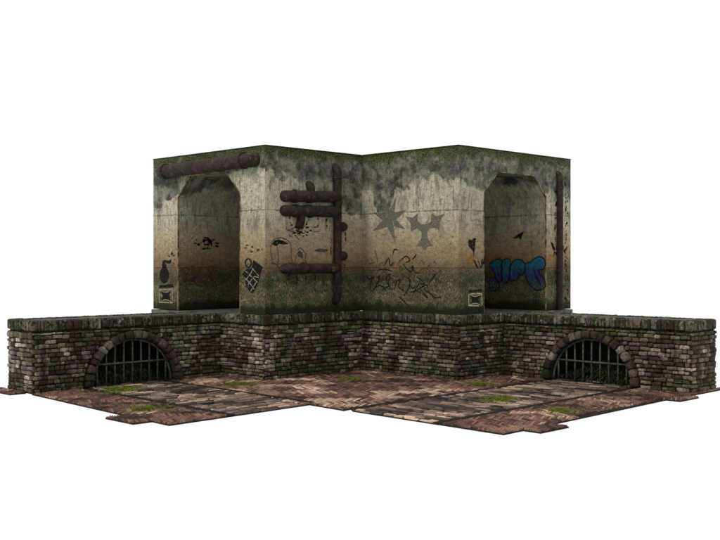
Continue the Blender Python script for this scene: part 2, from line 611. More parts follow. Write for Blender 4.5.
class Decal:
    def __init__(self, face):
        self.face, self.g, self.n = face, Geo(), NRM[face]

    def poly(self, pts, off=.004):
        v = [onwall(self.face, x, y, off) for x, y in pts]
        k = len(v)
        back = [p - self.n * .003 for p in v]
        self.g.add(v + back, [tuple(range(k)), tuple(range(2 * k - 1, k - 1, -1))] +
                   [(i, (i + 1) % k, k + (i + 1) % k, k + i) for i in range(k)])
        return self

    def line(self, pts, w=.7, off=.004, curve=True):
        """brush stroke of width w (photo pixels), tapering"""
        if curve and len(pts) > 2:
            out = []
            P = [pts[0]] + list(pts) + [pts[-1]]
            for i in range(1, len(P) - 2):
                for s_ in range(5):
                    t = s_ / 5
                    q = []
                    for c in (0, 1):
                        p0, p1, p2, p3 = (P[i + k][c] for k in (-1, 0, 1, 2))
                        q.append(.5 * (2 * p1 + (p2 - p0) * t + (2 * p0 - 5 * p1 + 4 * p2 - p3) * t * t + (3 * p1 - p0 - 3 * p2 + p3) * t ** 3))
                    out.append(tuple(q))
            out.append(tuple(pts[-1]))
            pts = out
        v = [onwall(self.face, x, y, off) for x, y in pts]
        n = len(v)
        L, fs = [], []
        for i, p in enumerate(v):
            t = (v[min(i + 1, n - 1)] - v[max(i - 1, 0)]).normalized()
            s_ = t.cross(self.n).normalized()
            ww = w / 64 * .5 * (.55 + .45 * math.sin(math.pi * (i + .6) / (n + .2)))
            L += [p + s_ * ww, p - s_ * ww]
        for i in range(n - 1):
            fs.append((2 * i, 2 * i + 1, 2 * i + 3, 2 * i + 2))
        self.g.add(L, fs)
        return self

    def blob(self, x, y, rx, ry, n=16, jag=.25, rot=0, off=.004):
        sd = rnd.uniform(0, 50)
        pts = []
        for k in range(n):
            a = 2 * math.pi * k / n
            r = 1 + jag * 2 * noise.noise(Vector((math.cos(a) * 2, math.sin(a) * 2, sd)))
            px, py = rx * r * math.cos(a), ry * r * math.sin(a)
            pts.append((x + px * math.cos(rot) - py * math.sin(rot), y + px * math.sin(rot) + py * math.cos(rot)))
        return self.poly(pts, off)

    def build(self, name, mat, parent, label=None):
        o = self.g.build(name, mat, parent)
        if name in ('rust_stain', 'paint_splatter', 'paint_smear', 'soot_smear', 'scratched_scrawl', 'dark_scrawl'):
            o['kind'] = 'stuff'
        if label:
            o['label'] = label
        return o


# bomb stencil with fuse and sparks
d = Decal('LE')
d.blob(164.2, 275, 4.6, 8.3, 22, .02)
d.poly([(162.2, 268.5), (162.0, 264.5), (166.2, 264), (166.3, 268)])
d.poly([(162.2, 264.5), (162.6, 261.2), (164.6, 259.7), (167.4, 260.6), (169.4, 260.2), (170.8, 259.3), (171.2, 262.0), (169.5, 263.8),
        (166.8, 263.4), (165.2, 262.6), (164.6, 264.6)])
for (x0, y0, x1, y1) in ((170.0, 257.3, 168.0, 255.4), (171.6, 256.2, 171.9, 251.2), (172.9, 256.8, 174.6, 254.4), (173.4, 259.6, 175.2, 259.2), (172.6, 262.4, 174.2, 264.2)):
    mx, my = (x0 + x1) / 2, (y0 + y1) / 2
    nx, ny = -(y1 - y0) * .22, (x1 - x0) * .22
    d.poly([(x0, y0), (mx + nx, my + ny), (x1, y1), (mx - nx, my - ny)])
d.build('bomb_stencil', m_black, left)


def crate_mark(face, pts, parent):
    """square outline with a bow-tie figure inside; pts: lt, rt, rb, lb"""
    lt, rt, rb, lb = pts
    def P(u, v):
        return tuple((lt[i] * (1 - u) + rt[i] * u) * (1 - v) + (lb[i] * (1 - u) + rb[i] * u) * v for i in (0, 1))
    d = Decal(face)
    d.poly([P(.16, .16), P(.5, .30), P(.84, .16), P(.72, .5), P(.84, .84), P(.5, .72), P(.16, .84), P(.28, .5)])
    d.poly([P(.05, -.22), P(1.0, -.26), P(1.02, -.06), P(.05, -.03)])
    d.build('bow_tie_mark', m_black, parent)
    d = Decal(face)
    for q in ((P(.04, .08), P(.96, .06)), (P(.96, .06), P(.97, .96)), (P(.97, .96), P(.05, .95)), (P(.05, .95), P(.04, .08))):
        d.line(q, .9, .006, False)
    d.line([P(.1, .12), P(.5, .27), P(.9, .12)], .6, .006)
    d.line([P(.1, .90), P(.5, .76), P(.9, .90)], .6, .006)
    d.build('square_outline', m_white, parent)


crate_mark('LE', [(158.6, 288.5), (173, 288), (173, 303.5), (158.6, 303.0)], left)
crate_mark('RS', [(468.2, 293.0), (482.2, 292.6), (482.6, 306.5), (468, 306.3)], right)

# grenade stencil near the front corner of the left block
d = Decal('LE')
for k in range(14):
    a0, a1 = 2 * math.pi * k / 14, 2 * math.pi * (k + 1) / 14
    d.poly([(248.2 + 3.6 * math.cos(a0), 263 + 5.0 * math.sin(a0)), (248.2 + 3.6 * math.cos(a1), 263 + 5.0 * math.sin(a1)),
            (248.2 + 2.4 * math.cos(a1), 263 + 3.5 * math.sin(a1)), (248.2 + 2.4 * math.cos(a0), 263 + 3.5 * math.sin(a0))])
d.poly([(241.8, 274.6), (246.5, 268.8), (251.6, 268.6), (253.2, 260.0), (262.6, 266.8), (259.8, 275.8), (258.6, 282), (253.0, 293.6), (249.2, 291.4), (245.2, 283.0), (246.2, 279.2)])
d.build('grenade_stencil', m_black, left)
d = Decal('LE')
for q in ([(246.2, 279.6), (251.6, 272.0), (253.0, 268.0)], [(247.4, 285.6), (254.0, 276.4), (258.6, 277.4)], [(250.6, 291.2), (256.2, 282.4)], [(245.4, 271.0), (251.6, 276.6), (257.6, 282.6)], [(244.8, 277.6), (250.6, 284.0), (254.4, 289.4)], [(252.4, 268.4), (258.8, 276.0)]):
    d.line(q, .75, .0075, False)
d.build('lattice_line', m_white, left)
d = Decal('LE')
for i in range(10):
    d.blob(254 + rnd.gauss(0, 4.2), 248.5 + rnd.gauss(0, 1.8), rnd.uniform(.6, 2.0), rnd.uniform(.5, 1.6), 9, .4)
d.build('paint_smear', m_dgrey, left)
# winged head outline, splatter and smear on the inner side of the left block
d = Decal('LS')
d.line([(272.4, 261), (270.6, 250), (272.2, 242), (276, 238.6), (282, 237.8), (288, 240.6), (291, 246), (291.2, 256), (293.2, 265)], .7)
d.line([(276.6, 243.5), (278, 252), (278.6, 260), (277.2, 265.5), (281.5, 268.4)], .7)
d.line([(271.6, 262), (276.4, 264.6), (280.6, 263.6)], .7)
d.poly([(272.0, 244.0), (274.6, 240.4), (278.6, 239.4), (283.2, 240.8), (288.6, 243.6), (283.6, 244.6), (279.2, 243.8), (276.6, 246.0), (274.6, 245.4)])
d.line([(297.6, 251), (299.8, 247.6), (303.4, 250.4), (306.0, 254.4), (305.2, 260), (307.4, 264.0)], .6)
d.line([(294.6, 264.2), (296.6, 256), (299.2, 252), (302.5, 256), (303.8, 264.5)], .6)
d.build('winged_head_outline', m_black, left)
d = Decal('LS')
for i in range(34):
    d.blob(299 + rnd.gauss(0, 6), 231 + rnd.gauss(0, 3.2), rnd.uniform(.35, 1.6), rnd.uniform(.3, 1.1), 8, .5)
for i in range(9):
    x, y = 298 + rnd.gauss(0, 6), 231 + rnd.gauss(0, 3)
    d.line([(x, y), (x + rnd.uniform(-4, 4), y + rnd.uniform(-3, 3)), (x + rnd.uniform(-7, 7), y + rnd.uniform(-4, 5))], .55)
d.build('paint_splatter', m_black, left)
d = Decal('LS')
d.blob(321, 250.3, 6.4, 1.8, 18, .35)
d.blob(300, 254, 2.6, 3.2, 14, .4)
d.build('soot_smear', m_dgrey, left)

# star stencils on the right block
d = Decal('RS')
tips = [(381.9, 197.8), (396, 197.9), (406.4, 209.8), (405.2, 229.2), (395, 242.4), (372.4, 231), (372.8, 212.2)]
star, cx_, cy_ = [], 389.4, 219.6
for i, p in enumerate(tips):
    q = tips[(i + 1) % len(tips)]
    star.append(p)
    m_ = ((p[0] + q[0]) / 2 - cx_, (p[1] + q[1]) / 2 - cy_)
    for wgt, kf in ((.28, .56), (.5, .40), (.72, .56)):
        x_, y_ = p[0] * (1 - wgt) + q[0] * wgt - cx_, p[1] * (1 - wgt) + q[1] * wgt - cy_
        star.append((cx_ + x_ * kf, cy_ + y_ * kf))
d.poly(star)
d.build('shuriken_stencil', m_grey, right)
d = Decal('RS')
for q in ([(405.4, 216.8), (412.4, 217.6), (417.8, 213.4), (417.4, 220.4), (421.2, 224.2), (426.4, 224.4), (430.8, 221.8), (431.2, 213.2), (436.6, 216.4), (444.2, 214.0),
           (439.0, 222.6), (439.2, 230.4), (434.4, 227.6), (428.6, 228.4), (427.0, 233), (428.0, 239.6), (433.0, 245.6), (427.4, 246.4), (424.6, 250.0), (421.4, 246.4), (415.8, 246.2), (421.0, 239.6), (421.8, 232.6), (417.4, 227.8), (410.4, 231.6), (410.6, 223.4)],):
    d.poly(q)
d.build('star_stencil', m_grey, right)
# scrawled tag low on the right block
d = Decal('RS')
for q in ([(366, 275), (369, 279), (373.8, 276.6), (371.4, 281), (370.2, 291)], [(370.2, 292), (375.5, 287.2), (379.2, 276), (377.8, 288)],
          [(381.2, 290.8), (384.2, 288.2), (388.6, 285.6), (386.0, 278.5), (390.2, 274.0), (388.6, 284), (392, 289.6)],
          [(393.8, 290), (396.8, 281.5), (400, 279.6), (398.4, 286.6), (402.6, 289.6)], [(403.6, 296), (408.6, 288), (409.6, 279.4), (406.4, 277.2)],
          [(403.2, 263.6), (406.2, 268.4), (411.0, 271.4), (412.6, 265.6), (414.2, 272.0), (419.6, 273.0)], [(399.0, 296.4), (403.6, 301.2), (409.0, 306.4)],
          [(413.2, 293.8), (418.4, 284.5), (424.4, 283.8), (420.2, 279.6), (416.4, 277.0)], [(417.2, 291.2), (422.4, 293.6), (427.6, 298.2), (424.2, 293.2), (420.2, 289.6)],
          [(424.0, 289.4), (429.2, 293), (434, 297.2), (441.2, 297.2)], [(428.6, 283), (432.4, 278.4), (435.2, 274.0)], [(409.2, 292.0), (415.6, 290.8), (424.6, 285.2), (428.6, 286.0)],
          [(378.8, 269.6), (386.6, 269.4), (391.6, 271.2)], [(384, 266), (388.4, 258), (390, 265.4), (393.4, 262)], [(412.2, 259.6), (415.2, 256.0), (416.4, 253.8)],
          [(373.6, 288.8), (380.4, 285.4), (386.4, 291)], [(409.6, 284.6), (412.6, 288.2), (415.4, 286.0)], [(392.6, 255.6), (394.2, 249.6), (398.0, 250.2)],
          [(402.0, 259.0), (406.2, 256.0), (409.8, 260.2), (405.6, 262.4)]):
    d.line(q, 1.3, .007)
d.build('scrawled_tag', m_black, right)
d2 = Decal('RS')
for i in range(18):
    x, y = rnd.uniform(366, 446), rnd.uniform(262, 294)
    pts = [(x, y)]
    for k in range(3):
        x, y = x + rnd.uniform(-3.5, 4), y + rnd.uniform(-4, 4)
        pts.append((x, y))
    d2.line(pts, .7)
d2.build('scratched_scrawl', worn_paint('scratched_concrete', (.20, .165, .10), (.28, .24, .16), .50, 30), right)
d2 = Decal('RS')
for i in range(70):
    x, y = rnd.uniform(367, 440), 277 + rnd.gauss(0, 9)
    pts = [(x, y)]
    for k in range(3):
        x, y = x + rnd.uniform(-3.5, 4), y + rnd.uniform(-4, 4)
        pts.append((x, y))
    d2.line(pts, .6)
d2.build('dark_scrawl', worn_paint('brown_scrawl', (.030, .018, .012), (.075, .045, .026), .58, 30), right)
d = Decal('LS')
for x, y, h in ((289, 277, 9), (297, 279, 12), (306, 277, 8), (315, 279, 13), (324, 278, 10), (290, 219, 7), (318, 220, 9), (327, 219, 11), (331, 240, 20), (345, 262, 8), (345.4, 234, 9)):
    d.blob(x, y + h * .2, rnd.uniform(.8, 1.5), h * .6, 16, .35)
d.build('rust_stain', m_rustst, left)
# heart-like mark and scratched W
d = Decal('RS')
d.poly([(468.0, 241.2), (469.6, 239.2), (471.8, 240.2), (473.4, 238.4), (476.0, 237.8), (475.4, 242.0), (475.2, 247.4), (474.4, 251.4), (473.6, 256.8), (472.8, 251.8), (470.8, 248.4), (468.6, 246.4)])
d.poly([(473.2, 259.4), (475.0, 260.4), (478.6, 268.4), (478.2, 269.4), (475.6, 266.4)])
d.poly([(477.6, 260.2), (478.8, 260.8), (480.2, 266.4), (481.2, 266.8), (481.0, 260.4), (482.4, 258.2), (483.2, 262.4), (483.6, 257.4), (484.6, 258.6), (484.4, 264.6), (482.8, 264.0), (481.6, 268.2), (480.2, 268.0)])
d.build('heart_mark', m_black, right)
d = Decal('RS')
d.line([(471.4, 196), (471.8, 205), (470.4, 214), (472.0, 221.0), (476.4, 219.4), (480.0, 221.4), (482.6, 222.0)], .5)
d.build('wall_crack', m_dgrey, right)

# passage graffiti: outlined PIZZA (left), blue bubble letters (right)
d = Decal('LI')
for q in ([(182.8, 268.4), (187.6, 267.4), (189.2, 270.2), (186.8, 274.2), (188.6, 282.6)], [(184.6, 270.4), (185.6, 276), (186.2, 283.6)],
          [(191.6, 272), (192.2, 265.6), (194.2, 268.8), (192.6, 272.6), (193.0, 281)], [(196.4, 268.2), (201.4, 267.4), (197.6, 277.2), (198.8, 282.0), (203.4, 281.2)],
          [(203.4, 267.8), (211.6, 266.4), (212.8, 270.0), (205.4, 281.8), (208.0, 282.6), (211.2, 280.2)], [(212.4, 283.6), (215.6, 270.8), (217.8, 273.8), (218.2, 283.2)],
          [(213.8, 278.2), (217.6, 278.0)], [(184.4, 285.6), (193.0, 284.2), (202.8, 286.6)]):
    d.line(q, 1.3)
d.build('pizza_lettering', m_red, left)
d = Decal('LI')
for i in range(40):
    d.blob(208 + rnd.gauss(0, 5), 243 + rnd.gauss(0, 4), rnd.uniform(.4, 2.0), rnd.uniform(.4, 1.4), 8, .5)
d.build('paint_splatter', m_black, left)

bubs = [[(489.6, 265), (495, 260.6), (499.6, 259.2), (501.4, 261.2), (500.6, 268), (501.4, 276.5), (501.6, 280), (498.6, 281), (496.0, 278.0), (494.8, 272.6), (492.2, 268.0)],
        [(502.2, 262.0), (505.2, 259.4), (508.6, 259.2), (510.4, 261.6), (509.6, 268), (509.0, 275.4), (507.6, 281.4), (503.4, 282), (502.2, 276), (502.4, 268)],
        [(511.2, 266), (513.4, 261.6), (517.0, 259.8), (521.4, 260.6), (524.4, 264.4), (524.6, 270.2), (522.0, 274.6), (518.6, 275.2), (517.0, 278.2), (514.4, 280.0), (511.2, 279.6), (510.4, 273)],
        [(526.4, 264.0), (531.0, 262.4), (536.0, 258.4), (541.2, 257.6), (544.4, 261.0), (544.6, 266.4), (542.4, 269.8), (538.8, 270.0), (539.4, 273.6), (543.6, 279.0), (545.0, 284.8), (541.6, 288.4),
         (536.0, 289.2), (531.4, 285.4), (527.6, 279.4), (526.0, 272)],
        [(489.8, 279.6), (494.4, 278.2), (498.4, 282.6), (498.8, 287.6), (495, 290.2), (490.6, 289.6)]]
d = Decal('RI')
d2 = Decal('RI')
for q in bubs:
    mx_, my_ = sum(p[0] for p in q) / len(q), sum(p[1] for p in q) / len(q)
    q = [(mx_ + (x - mx_) * 1.07, my_ + (y - my_) * 1.05) for x, y in q]
    # round the outline
    cs = []
    n = len(q)
    for i in range(n):
        p0, p1, p2, p3 = q[i - 1], q[i], q[(i + 1) % n], q[(i + 2) % n]
        for s_ in range(3):
            t = s_ / 3
            cs.append(tuple(.5 * (2 * p1[c] + (p2[c] - p0[c]) * t + (2 * p0[c] - 5 * p1[c] + 4 * p2[c] - p3[c]) * t * t + (3 * p1[c] - p0[c] - 3 * p2[c] + p3[c]) * t ** 3) for c in (0, 1)))
    d.poly(cs)
    d2.line(cs + [cs[0]], 1.5, .007, False)
d2.line([(519.4, 268.2), (521.2, 270.6), (520.2, 273.6), (517.4, 273.0)], 1.3, .007)
d2.line([(533.6, 266.4), (534.6, 272.4), (538.6, 280.4), (541.0, 285)], 1.4, .007)
d2.line([(497.2, 266.4), (498.2, 273), (499.4, 279)], 1.1, .007)
bl = d.build('bubble_lettering', m_bub, right)
d2.g.build('letter_outline', m_black, bl)
d = Decal('RI')
d.poly([(512.6, 238.6), (516.0, 235.8), (519.4, 233.4), (524.0, 231.2), (522.4, 235.2), (520.8, 239.4), (518.2, 237.6), (515.4, 238.4)])
d.build('bird_stencil', m_black, right)
d = Decal('RE')
for i in range(16):
    y = 186 + i * 7.6 + rnd.uniform(-3, 3)
    d.blob(566.2 + rnd.uniform(-1.2, 1.5), y, rnd.uniform(.8, 2.6), rnd.uniform(2, 6), 12, .5)
for i in range(8):
    y = 190 + i * 13 + rnd.uniform(-3, 3)
    d.blob(556.0 + rnd.uniform(-1, .5), y, rnd.uniform(.6, 1.6), rnd.uniform(1.5, 4.5), 12, .5)
d.build('rust_stain', m_rustst, right)
d = Decal('RE')
d.poly([(550.6, 241.0), (553.0, 243.4), (555.6, 249.6), (554.0, 250.6), (552.0, 247)])
d.build('paint_smear', m_black, right)

# ------------------------------------------------------------------ rusty pipes
def wallpt(face, x, y, off):
    return onwall(face, x, y, off)


def pipe_path(face, p0, p1, off, rad, in0=True, in1=True, steps=7):
    """pipe running along the wall; ends bend back into it"""
    n = NRM[face]
    A, B = wallpt(face, *p0, off) - n * off, wallpt(face, *p1, off) - n * off
    t = (B - A).normalized()
    if in0: A = A + t * rad * .9
    if in1: B = B - t * rad * .9
    R = rad * 1.25
    pts = []
    if in0:
        pts.append(A - n * .02)
        for k in range(steps + 1):
            a = math.pi / 2 * k / steps
            pts.append(A + t * R * (1 - math.cos(a)) + n * (off - R + R * math.sin(a)))
    else:
        pts.append(A + n * off)
    if in1:
        for k in range(steps + 1):
            a = math.pi / 2 * (1 - k / steps)
            pts.append(B - t * R * (1 - math.cos(a)) + n * (off - R + R * math.sin(a)))
        pts.append(B - n * .02)
    else:
        pts.append(B + n * off)
    # refine straights
    out = [pts[0]]
    for a, b in zip(pts, pts[1:]):
        m = max(1, int((b - a).length / .12))
        for k in range(1, m + 1):
            out.append(a.lerp(b, k / m))
    return out


def collar(g, face, p, q, off, rad, wid=.06):
    """a flange ring at point p of the run towards q"""
    n = NRM[face]
    A, B = wallpt(face, *p, off), wallpt(face, *q, off)
    t = (B - A).normalized()
    tube_geo(g, [A - t * wid / 2, A - t * wid * .4, A + t * wid * .4, A + t * wid / 2], [rad * .98, rad * 1.20, rad * 1.20, rad * .98], 18)


def pipe(face, p0, p1, rad, parent, rings=(), in0=True, in1=True, off=None):
    off = off or rad * .9
    g = Geo()
    tube_geo(g, pipe_path(face, p0, p1, off, rad, in0, in1), rad, 18)
    o = g.build('pipe', m_rust, parent, smooth=True)
    for s_ in rings:
        g = Geo()
        p = (p0[0] + (p1[0] - p0[0]) * s_, p0[1] + (p1[1] - p0[1]) * s_)
        collar(g, face, p, p1 if s_ < .9 else (p1[0] + (p1[0] - p0[0]), p1[1] + (p1[1] - p0[1])), off, rad)
        g.build('flange', m_rust, o)
    return o


t = thing('rusty_pipe', 'thick rusty pipe running level above the opening of the left block', 'pipe', wallpt('LE', 208, 166, 0))
pipe('LE', (155.8, 172.8), (255.0, 159.0), .112, t, (.10, .88))
t = thing('pipe_cluster', 'cluster of rusty pipes, one upright joined by three level ones, on the left block', 'pipes', wallpt('LS', 338, 230, 0))
pipe('LS', (337.6, 163.0), (337.6, 304.5), .068, t, (.10, .28, .84), off=.07)
pipe('LS', (282.8, 196.0), (337.6, 197.2), .092, t, (.22, .5), in1=False, off=.07)
pipe('LS', (282.8, 210.5), (337.6, 211.8), .090, t, (.24, .5), in1=False, off=.07)
pipe('LS', (283.0, 268.6), (337.6, 268.4), .080, t, (.16, .38), in1=False, off=.07)
pipe('LS', (311.0, 180.6), (311.0, 194), .066, t, in1=False, off=.06)
pipe('LS', (301.0, 212), (301.0, 229.0), .066, t, in0=False, off=.06)
for y in (226.6, 255.8):
    pipe('LS', (348.6, y), (338, y), .075, t, in1=False, off=.06)
t = thing('drain_pipe', 'upright rusty drainpipe beside the opening of the right block', 'pipe', wallpt('RE', 560, 311, 0))
pipe('RE', (560.0, 171.0), (560.0, 309.5), .054, t, (.12, .55), in1=False)

# ------------------------------------------------------------------ low brick walls with grated arches
B0 = .052                 # central wall face
MA, MJ = 2.187, -1.037    # jog corner, arm face
AE, AB = 5.431, -1.788    # arm end, arm back
AC, RI_, RO, AK = 3.805, .70, .835, .955   # arch centre, inner and outer radius, height squash
ZC = .853                 # underside of coping
PAL = [(.120, .074, .060), (.090, .056, .048), (.165, .118, .100), (.25, .20, .17), (.060, .038, .032), (.19, .145, .115), (.105, .085, .045), (.30, .25, .215), (.135, .092, .080), (.055, .036, .028)]


PALE = [(.36, .30, .25), (.29, .23, .19), (.45, .40, .35), (.23, .175, .145), (.33, .245, .21), (.20, .18, .10)]


def bcol(v=1.0, pal=PAL):
    c = rnd.choice(pal)
    k = rnd.uniform(.75, 1.25) * v
    return (c[0] * k, c[1] * k, c[2] * k * .95)


def in_arch(u, z, r):
    return ((u - AC) ** 2 + (z / AK) ** 2) < r * r


def lay_bricks(g, f, u0, u1, arch=False, e0=0.0, e1=0.0, v=1.0):
    """courses on a face; f(u, out, z) -> world; e0/e1: how far bricks stick out at the ends (corner quoins)"""
    z = -.012
    row = 0
    while z < ZC - .05:
        h = rnd.uniform(.053, .069)
        if z + h > ZC - .055:
            h = ZC - .022 - z
        x = u0 - (e0 if row % 2 == 0 else 0) + (0 if row % 2 == 0 else 0)
        end = u1 + (e1 if row % 2 == 1 else 0)
        first = True
        while x < end - .015:
            L = rnd.choice((.075, .095, .11, .13, .15, .18)) * rnd.uniform(.85, 1.15)
            if first and row % 2:
                L *= .6
            first = False
            if end - x - L < .05:
                L = end - x
            cx, cz = x + L / 2, z + h / 2
            skip = False
            segs = [(x, x + L)]
            if arch:
                # trim at the arch ring
                zt = min(1, max(0, cz / AK / RO))
                hw = RO * math.sqrt(1 - zt * zt) if cz / AK < RO else 0
                if hw > 0:
                    lo, hi = AC - hw - .012, AC + hw + .012
                    segs = []
                    if x < lo: segs.append((x, min(x + L, lo)))
                    if x + L > hi: segs.append((max(x, hi), x + L))
            for (s0, s1) in segs:
                if s1 - s0 < .018:
                    continue
                gap = rnd.uniform(.007, .012)
                depth = rnd.uniform(.046, .058)
                P = f((s0 + s1) / 2, 0, cz)
                pale = noise.noise(P * 1.7 + Vector((3, 9, 2))) * 1.2 + rnd.uniform(-.45, .45)
                c = bcol(v * (.74 + .36 * max(0, pale)), PALE if pale > .31 else PAL)
                parts = [(s0, s1, z, z + h)]
                if s1 - s0 > .10 and rnd.random() < .04:
                    m = z + h * rnd.uniform(.42, .58)
                    parts = [(s0, s1, z, m), (s0, s1, m, z + h)]
                for (b0, b1, y0, y1) in parts:
                    wz = rnd.uniform(-.006, .006)
                    stone(g, f, ((b0 + b1) / 2, -.012 + rnd.uniform(-.014, .010), (y0 + y1) / 2 + wz),
                          ((b1 - b0) / 2 - gap / 2, depth / 2, (y1 - y0) / 2 - gap / 2 + rnd.uniform(-.003, .003)), c, .60, .22)
            x += L
        z += h
        row += 1


def quay(side, label):
    f = side_map(side)
    th = thing('brick_parapet', label, 'brick wall', f(AC, MJ - .35, 0))
    # mortar core: arm with tunnel, jog block; hidden behind the bricks by 25 mm
    g = Geo()
    r = .026
    n = 24
    arc = [(AC + RI_ * math.cos(math.pi * k / n), RI_ * AK * math.sin(math.pi * k / n)) for k in range(n + 1)]
    # front sheet of the arm, fanned round the arch, then extruded to depth .30
    def sheet(q):
        fs_, vs_ = [], []
        for (p, z) in arc:
            vs_.append(f(p, q, z))
        for k, (p, z) in enumerate(arc):
            ang = k / n
            if ang < .25: pt = (AE - r, ZC * ang / .25)
            elif ang > .75: pt = (MA - r, ZC * (1 - ang) / .25)
            else: pt = (AE - r + (MA - AE) * (ang - .25) / .5, ZC)
            vs_.append(f(pt[0], q, pt[1]))
        for k in range(n):
            fs_.append((k, k + 1, n + 2 + k, n + 1 + k))
        return vs_, fs_
    g.add(*sheet(MJ - r))
    # tunnel soffit
    vs = [f(p, q, z) for q in (MJ - r, MJ - .62) for (p, z) in arc]
    g.add(vs, [(k, k + 1, n + 2 + k, n + 1 + k) for k in range(n)])
    # end face, back face, jog face, central face, top bed
    def quad(*pts):
        g.add([f(*p) for p in pts], [(0, 1, 2, 3)])
    quad((AE - .010, MJ - r, 0), (AE - .010, AB + .004, 0), (AE - .010, AB + .004, ZC - .02), (AE - .010, MJ - r, ZC - .02))
    quad((AE - .010, AB + .0045, 0), (AE - .05, AB + .0045, 0), (AE - .05, AB + .0045, ZC - .02), (AE - .010, AB + .0045, ZC - .02))
    quad((AE - .010, MJ - r, 0), (AE - r, MJ - r, 0), (AE - r, MJ - r, ZC - .02), (AE - .010, MJ - r, ZC - .02))
    quad((AE - r, MJ - r, 0), (AE - r, AB + .004, 0), (AE - r, AB + .004, ZC), (AE - r, MJ - r, ZC))
    quad((AE - r, AB + .004, 0), (MA - r, AB + .004, 0), (MA - r, AB + .004, ZC), (AE - r, AB + .004, ZC))
    quad((MA - r, B0 - r, 0), (MA - r, -BW - .02, 0), (MA - r, -BW - .02, ZC), (MA - r, B0 - r, ZC))
    quad((MA - r, B0 - r, 0), (B0 - r, B0 - r, 0), (B0 - r, B0 - r, ZC), (MA - r, B0 - r, ZC))
    quad((AE - r, MJ - r, ZC), (AE - r, AB + r, ZC), (MA - r, AB + r, ZC), (MA - r, MJ - r, ZC))
    core = g.build('mortar_core', m_mortar, th)
    # brickwork, one mesh per wall face set
    g = Geo()
    lay_bricks(g, lambda u, o, z: f(u, MJ + o, z), MA + .01, AE - .03, True, 0, .03)
    lay_bricks(g, lambda u, o, z: f(AE + o, u, z), AB + .0, MJ - .03, False, .0, .03)
    lay_bricks(g, lambda u, o, z: f(MA + o, u, z), MJ - .02, B0 - .03, False, 0, .03)
    lay_bricks(g, lambda u, o, z: f(u, B0 + o, z), B0 - .02, MA - .03, False, 0, .03)
    lay_bricks(g, lambda u, o, z: f(u, AB - .0 - o, z), MA, AE - .03, False, 0, .03)
    bw = g.build('brickwork', m_brick, th, smooth=True, fix=True)
    # arch ring
    g = Geo()
    cuts = [0.0]
    while cuts[-1] < math.pi - .09:
        cuts.append(cuts[-1] + rnd.uniform(.11, .21))
    cuts[-1] = math.pi
    for a0, a1 in zip(cuts, cuts[1:]):
        am, da = (a0 + a1) / 2, (a1 - a0) / 2
        def vf(x, y, z, am=am):
            rr = RI_ + (RO - RI_) / 2 + z
            an = am + x
            return f(AC + rr * math.cos(an), MJ + y, rr * AK * math.sin(an))
        # angular half size scaled
        sc = (RI_ + RO) / 2
        def vf2(x, y, z, vf=vf, sc=sc):
            return vf(x / sc, y, z)
        stone(g, vf2, (0, -.05 + .035, 0), (da * sc - .004, .085 + rnd.uniform(-.008, .006), (RO - RI_) / 2 - .006), bcol(.50, PALE if rnd.random() < .15 else PAL), .55, .22)
    g.build('stone_arch', m_vous, th, smooth=True)
    # coping: row of upright stones on every visible edge and a slab bed behind
    g = Geo()
    def cope(fn, u0, u1):
        x = u0
        while x < u1 - .01:
            L = rnd.choice((.045, .06, .075, .09, .12)) * rnd.uniform(.85, 1.15)
            if u1 - x - L < .035: L = u1 - x
            hh = rnd.uniform(.069, .0735)
            cc = bcol(.50, PALE if rnd.random() < .45 else PAL)
            stone(g, fn, (x + L / 2, -.067 + rnd.uniform(-.008, .006), 1.0 - hh + rnd.uniform(-.003, .001)), (L / 2 - .004, .085, hh), cc, .40, .11)
            x += L
    cope(lambda u, o, z: f(u, MJ + o, z), MA + .06, AE + .02)
    cope(lambda u, o, z: f(AE + o, u, z), AB, MJ - .10)
    cope(lambda u, o, z: f(MA + o, u, z), MJ - .02, B0 + .045)
    cope(lambda u, o, z: f(u, B0 + o, z), B0 - .045, MA - .10)
    cope(lambda u, o, z: f(u, AB - o, z), MA, AE - .1)
    g.build('coping', m_cope, th, smooth=True)
    g = Geo()
    box_geo(g, f, (MA + .002, AB + .02, ZC + .02), (AE - .05, MJ - .04, .986))
    box_geo(g, f, (.0225, -BW - .01, ZC - .04), (MA - .03, B0 - .0295, .988))
    g.build('ledge_slab', m_slab, th)
    # iron grate: frame, crossbar, bars
    gy = MJ - .055
    R2 = RI_ - .006
    g = Geo()
    pts = [f(AC + (R2 - .014) * math.cos(math.pi * i / 28), gy, (R2 - .014) * AK * math.sin(math.pi * i / 28) + .004) for i in range(29)]
    tube_geo(g, pts, .017, 8)
    grate = g.build('grate', m_iron, th, smooth=True)
    g = Geo()
    zc = .315
    hw = R2 * math.sqrt(1 - (zc / AK / R2) ** 2)
    tube_geo(g, [f(AC - hw, gy + .012, zc), f(AC, gy + .014, zc - .003), f(AC + hw, gy + .012, zc)], .0155, 8)
    g.build('crossbar', m_iron, grate, smooth=True)
    for i in range(9):
        u = AC + (i - 4) * .148
        du = (u - AC) / R2
        top = R2 * AK * math.sqrt(max(0.01, 1 - du * du)) - .01
        g = Geo()
        j = rnd.uniform(-.006, .006)
        tube_geo(g, [f(u, gy, .004), f(u + j, gy, top / 2), f(u, gy, top)], .0135, 8)
        g.build('bar', m_iron, grate, smooth=True)
    # culvert back wall
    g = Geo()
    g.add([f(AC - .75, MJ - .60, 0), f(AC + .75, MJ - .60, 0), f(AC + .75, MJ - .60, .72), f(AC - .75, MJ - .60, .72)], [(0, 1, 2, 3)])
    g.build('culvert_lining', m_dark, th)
    return th


ql = quay('L', 'low mossy brick wall with grated arch, under the bomb stencil block on the left')
qr = quay('R', 'low mossy brick wall with grated arch, under the blue graffiti block on the right')

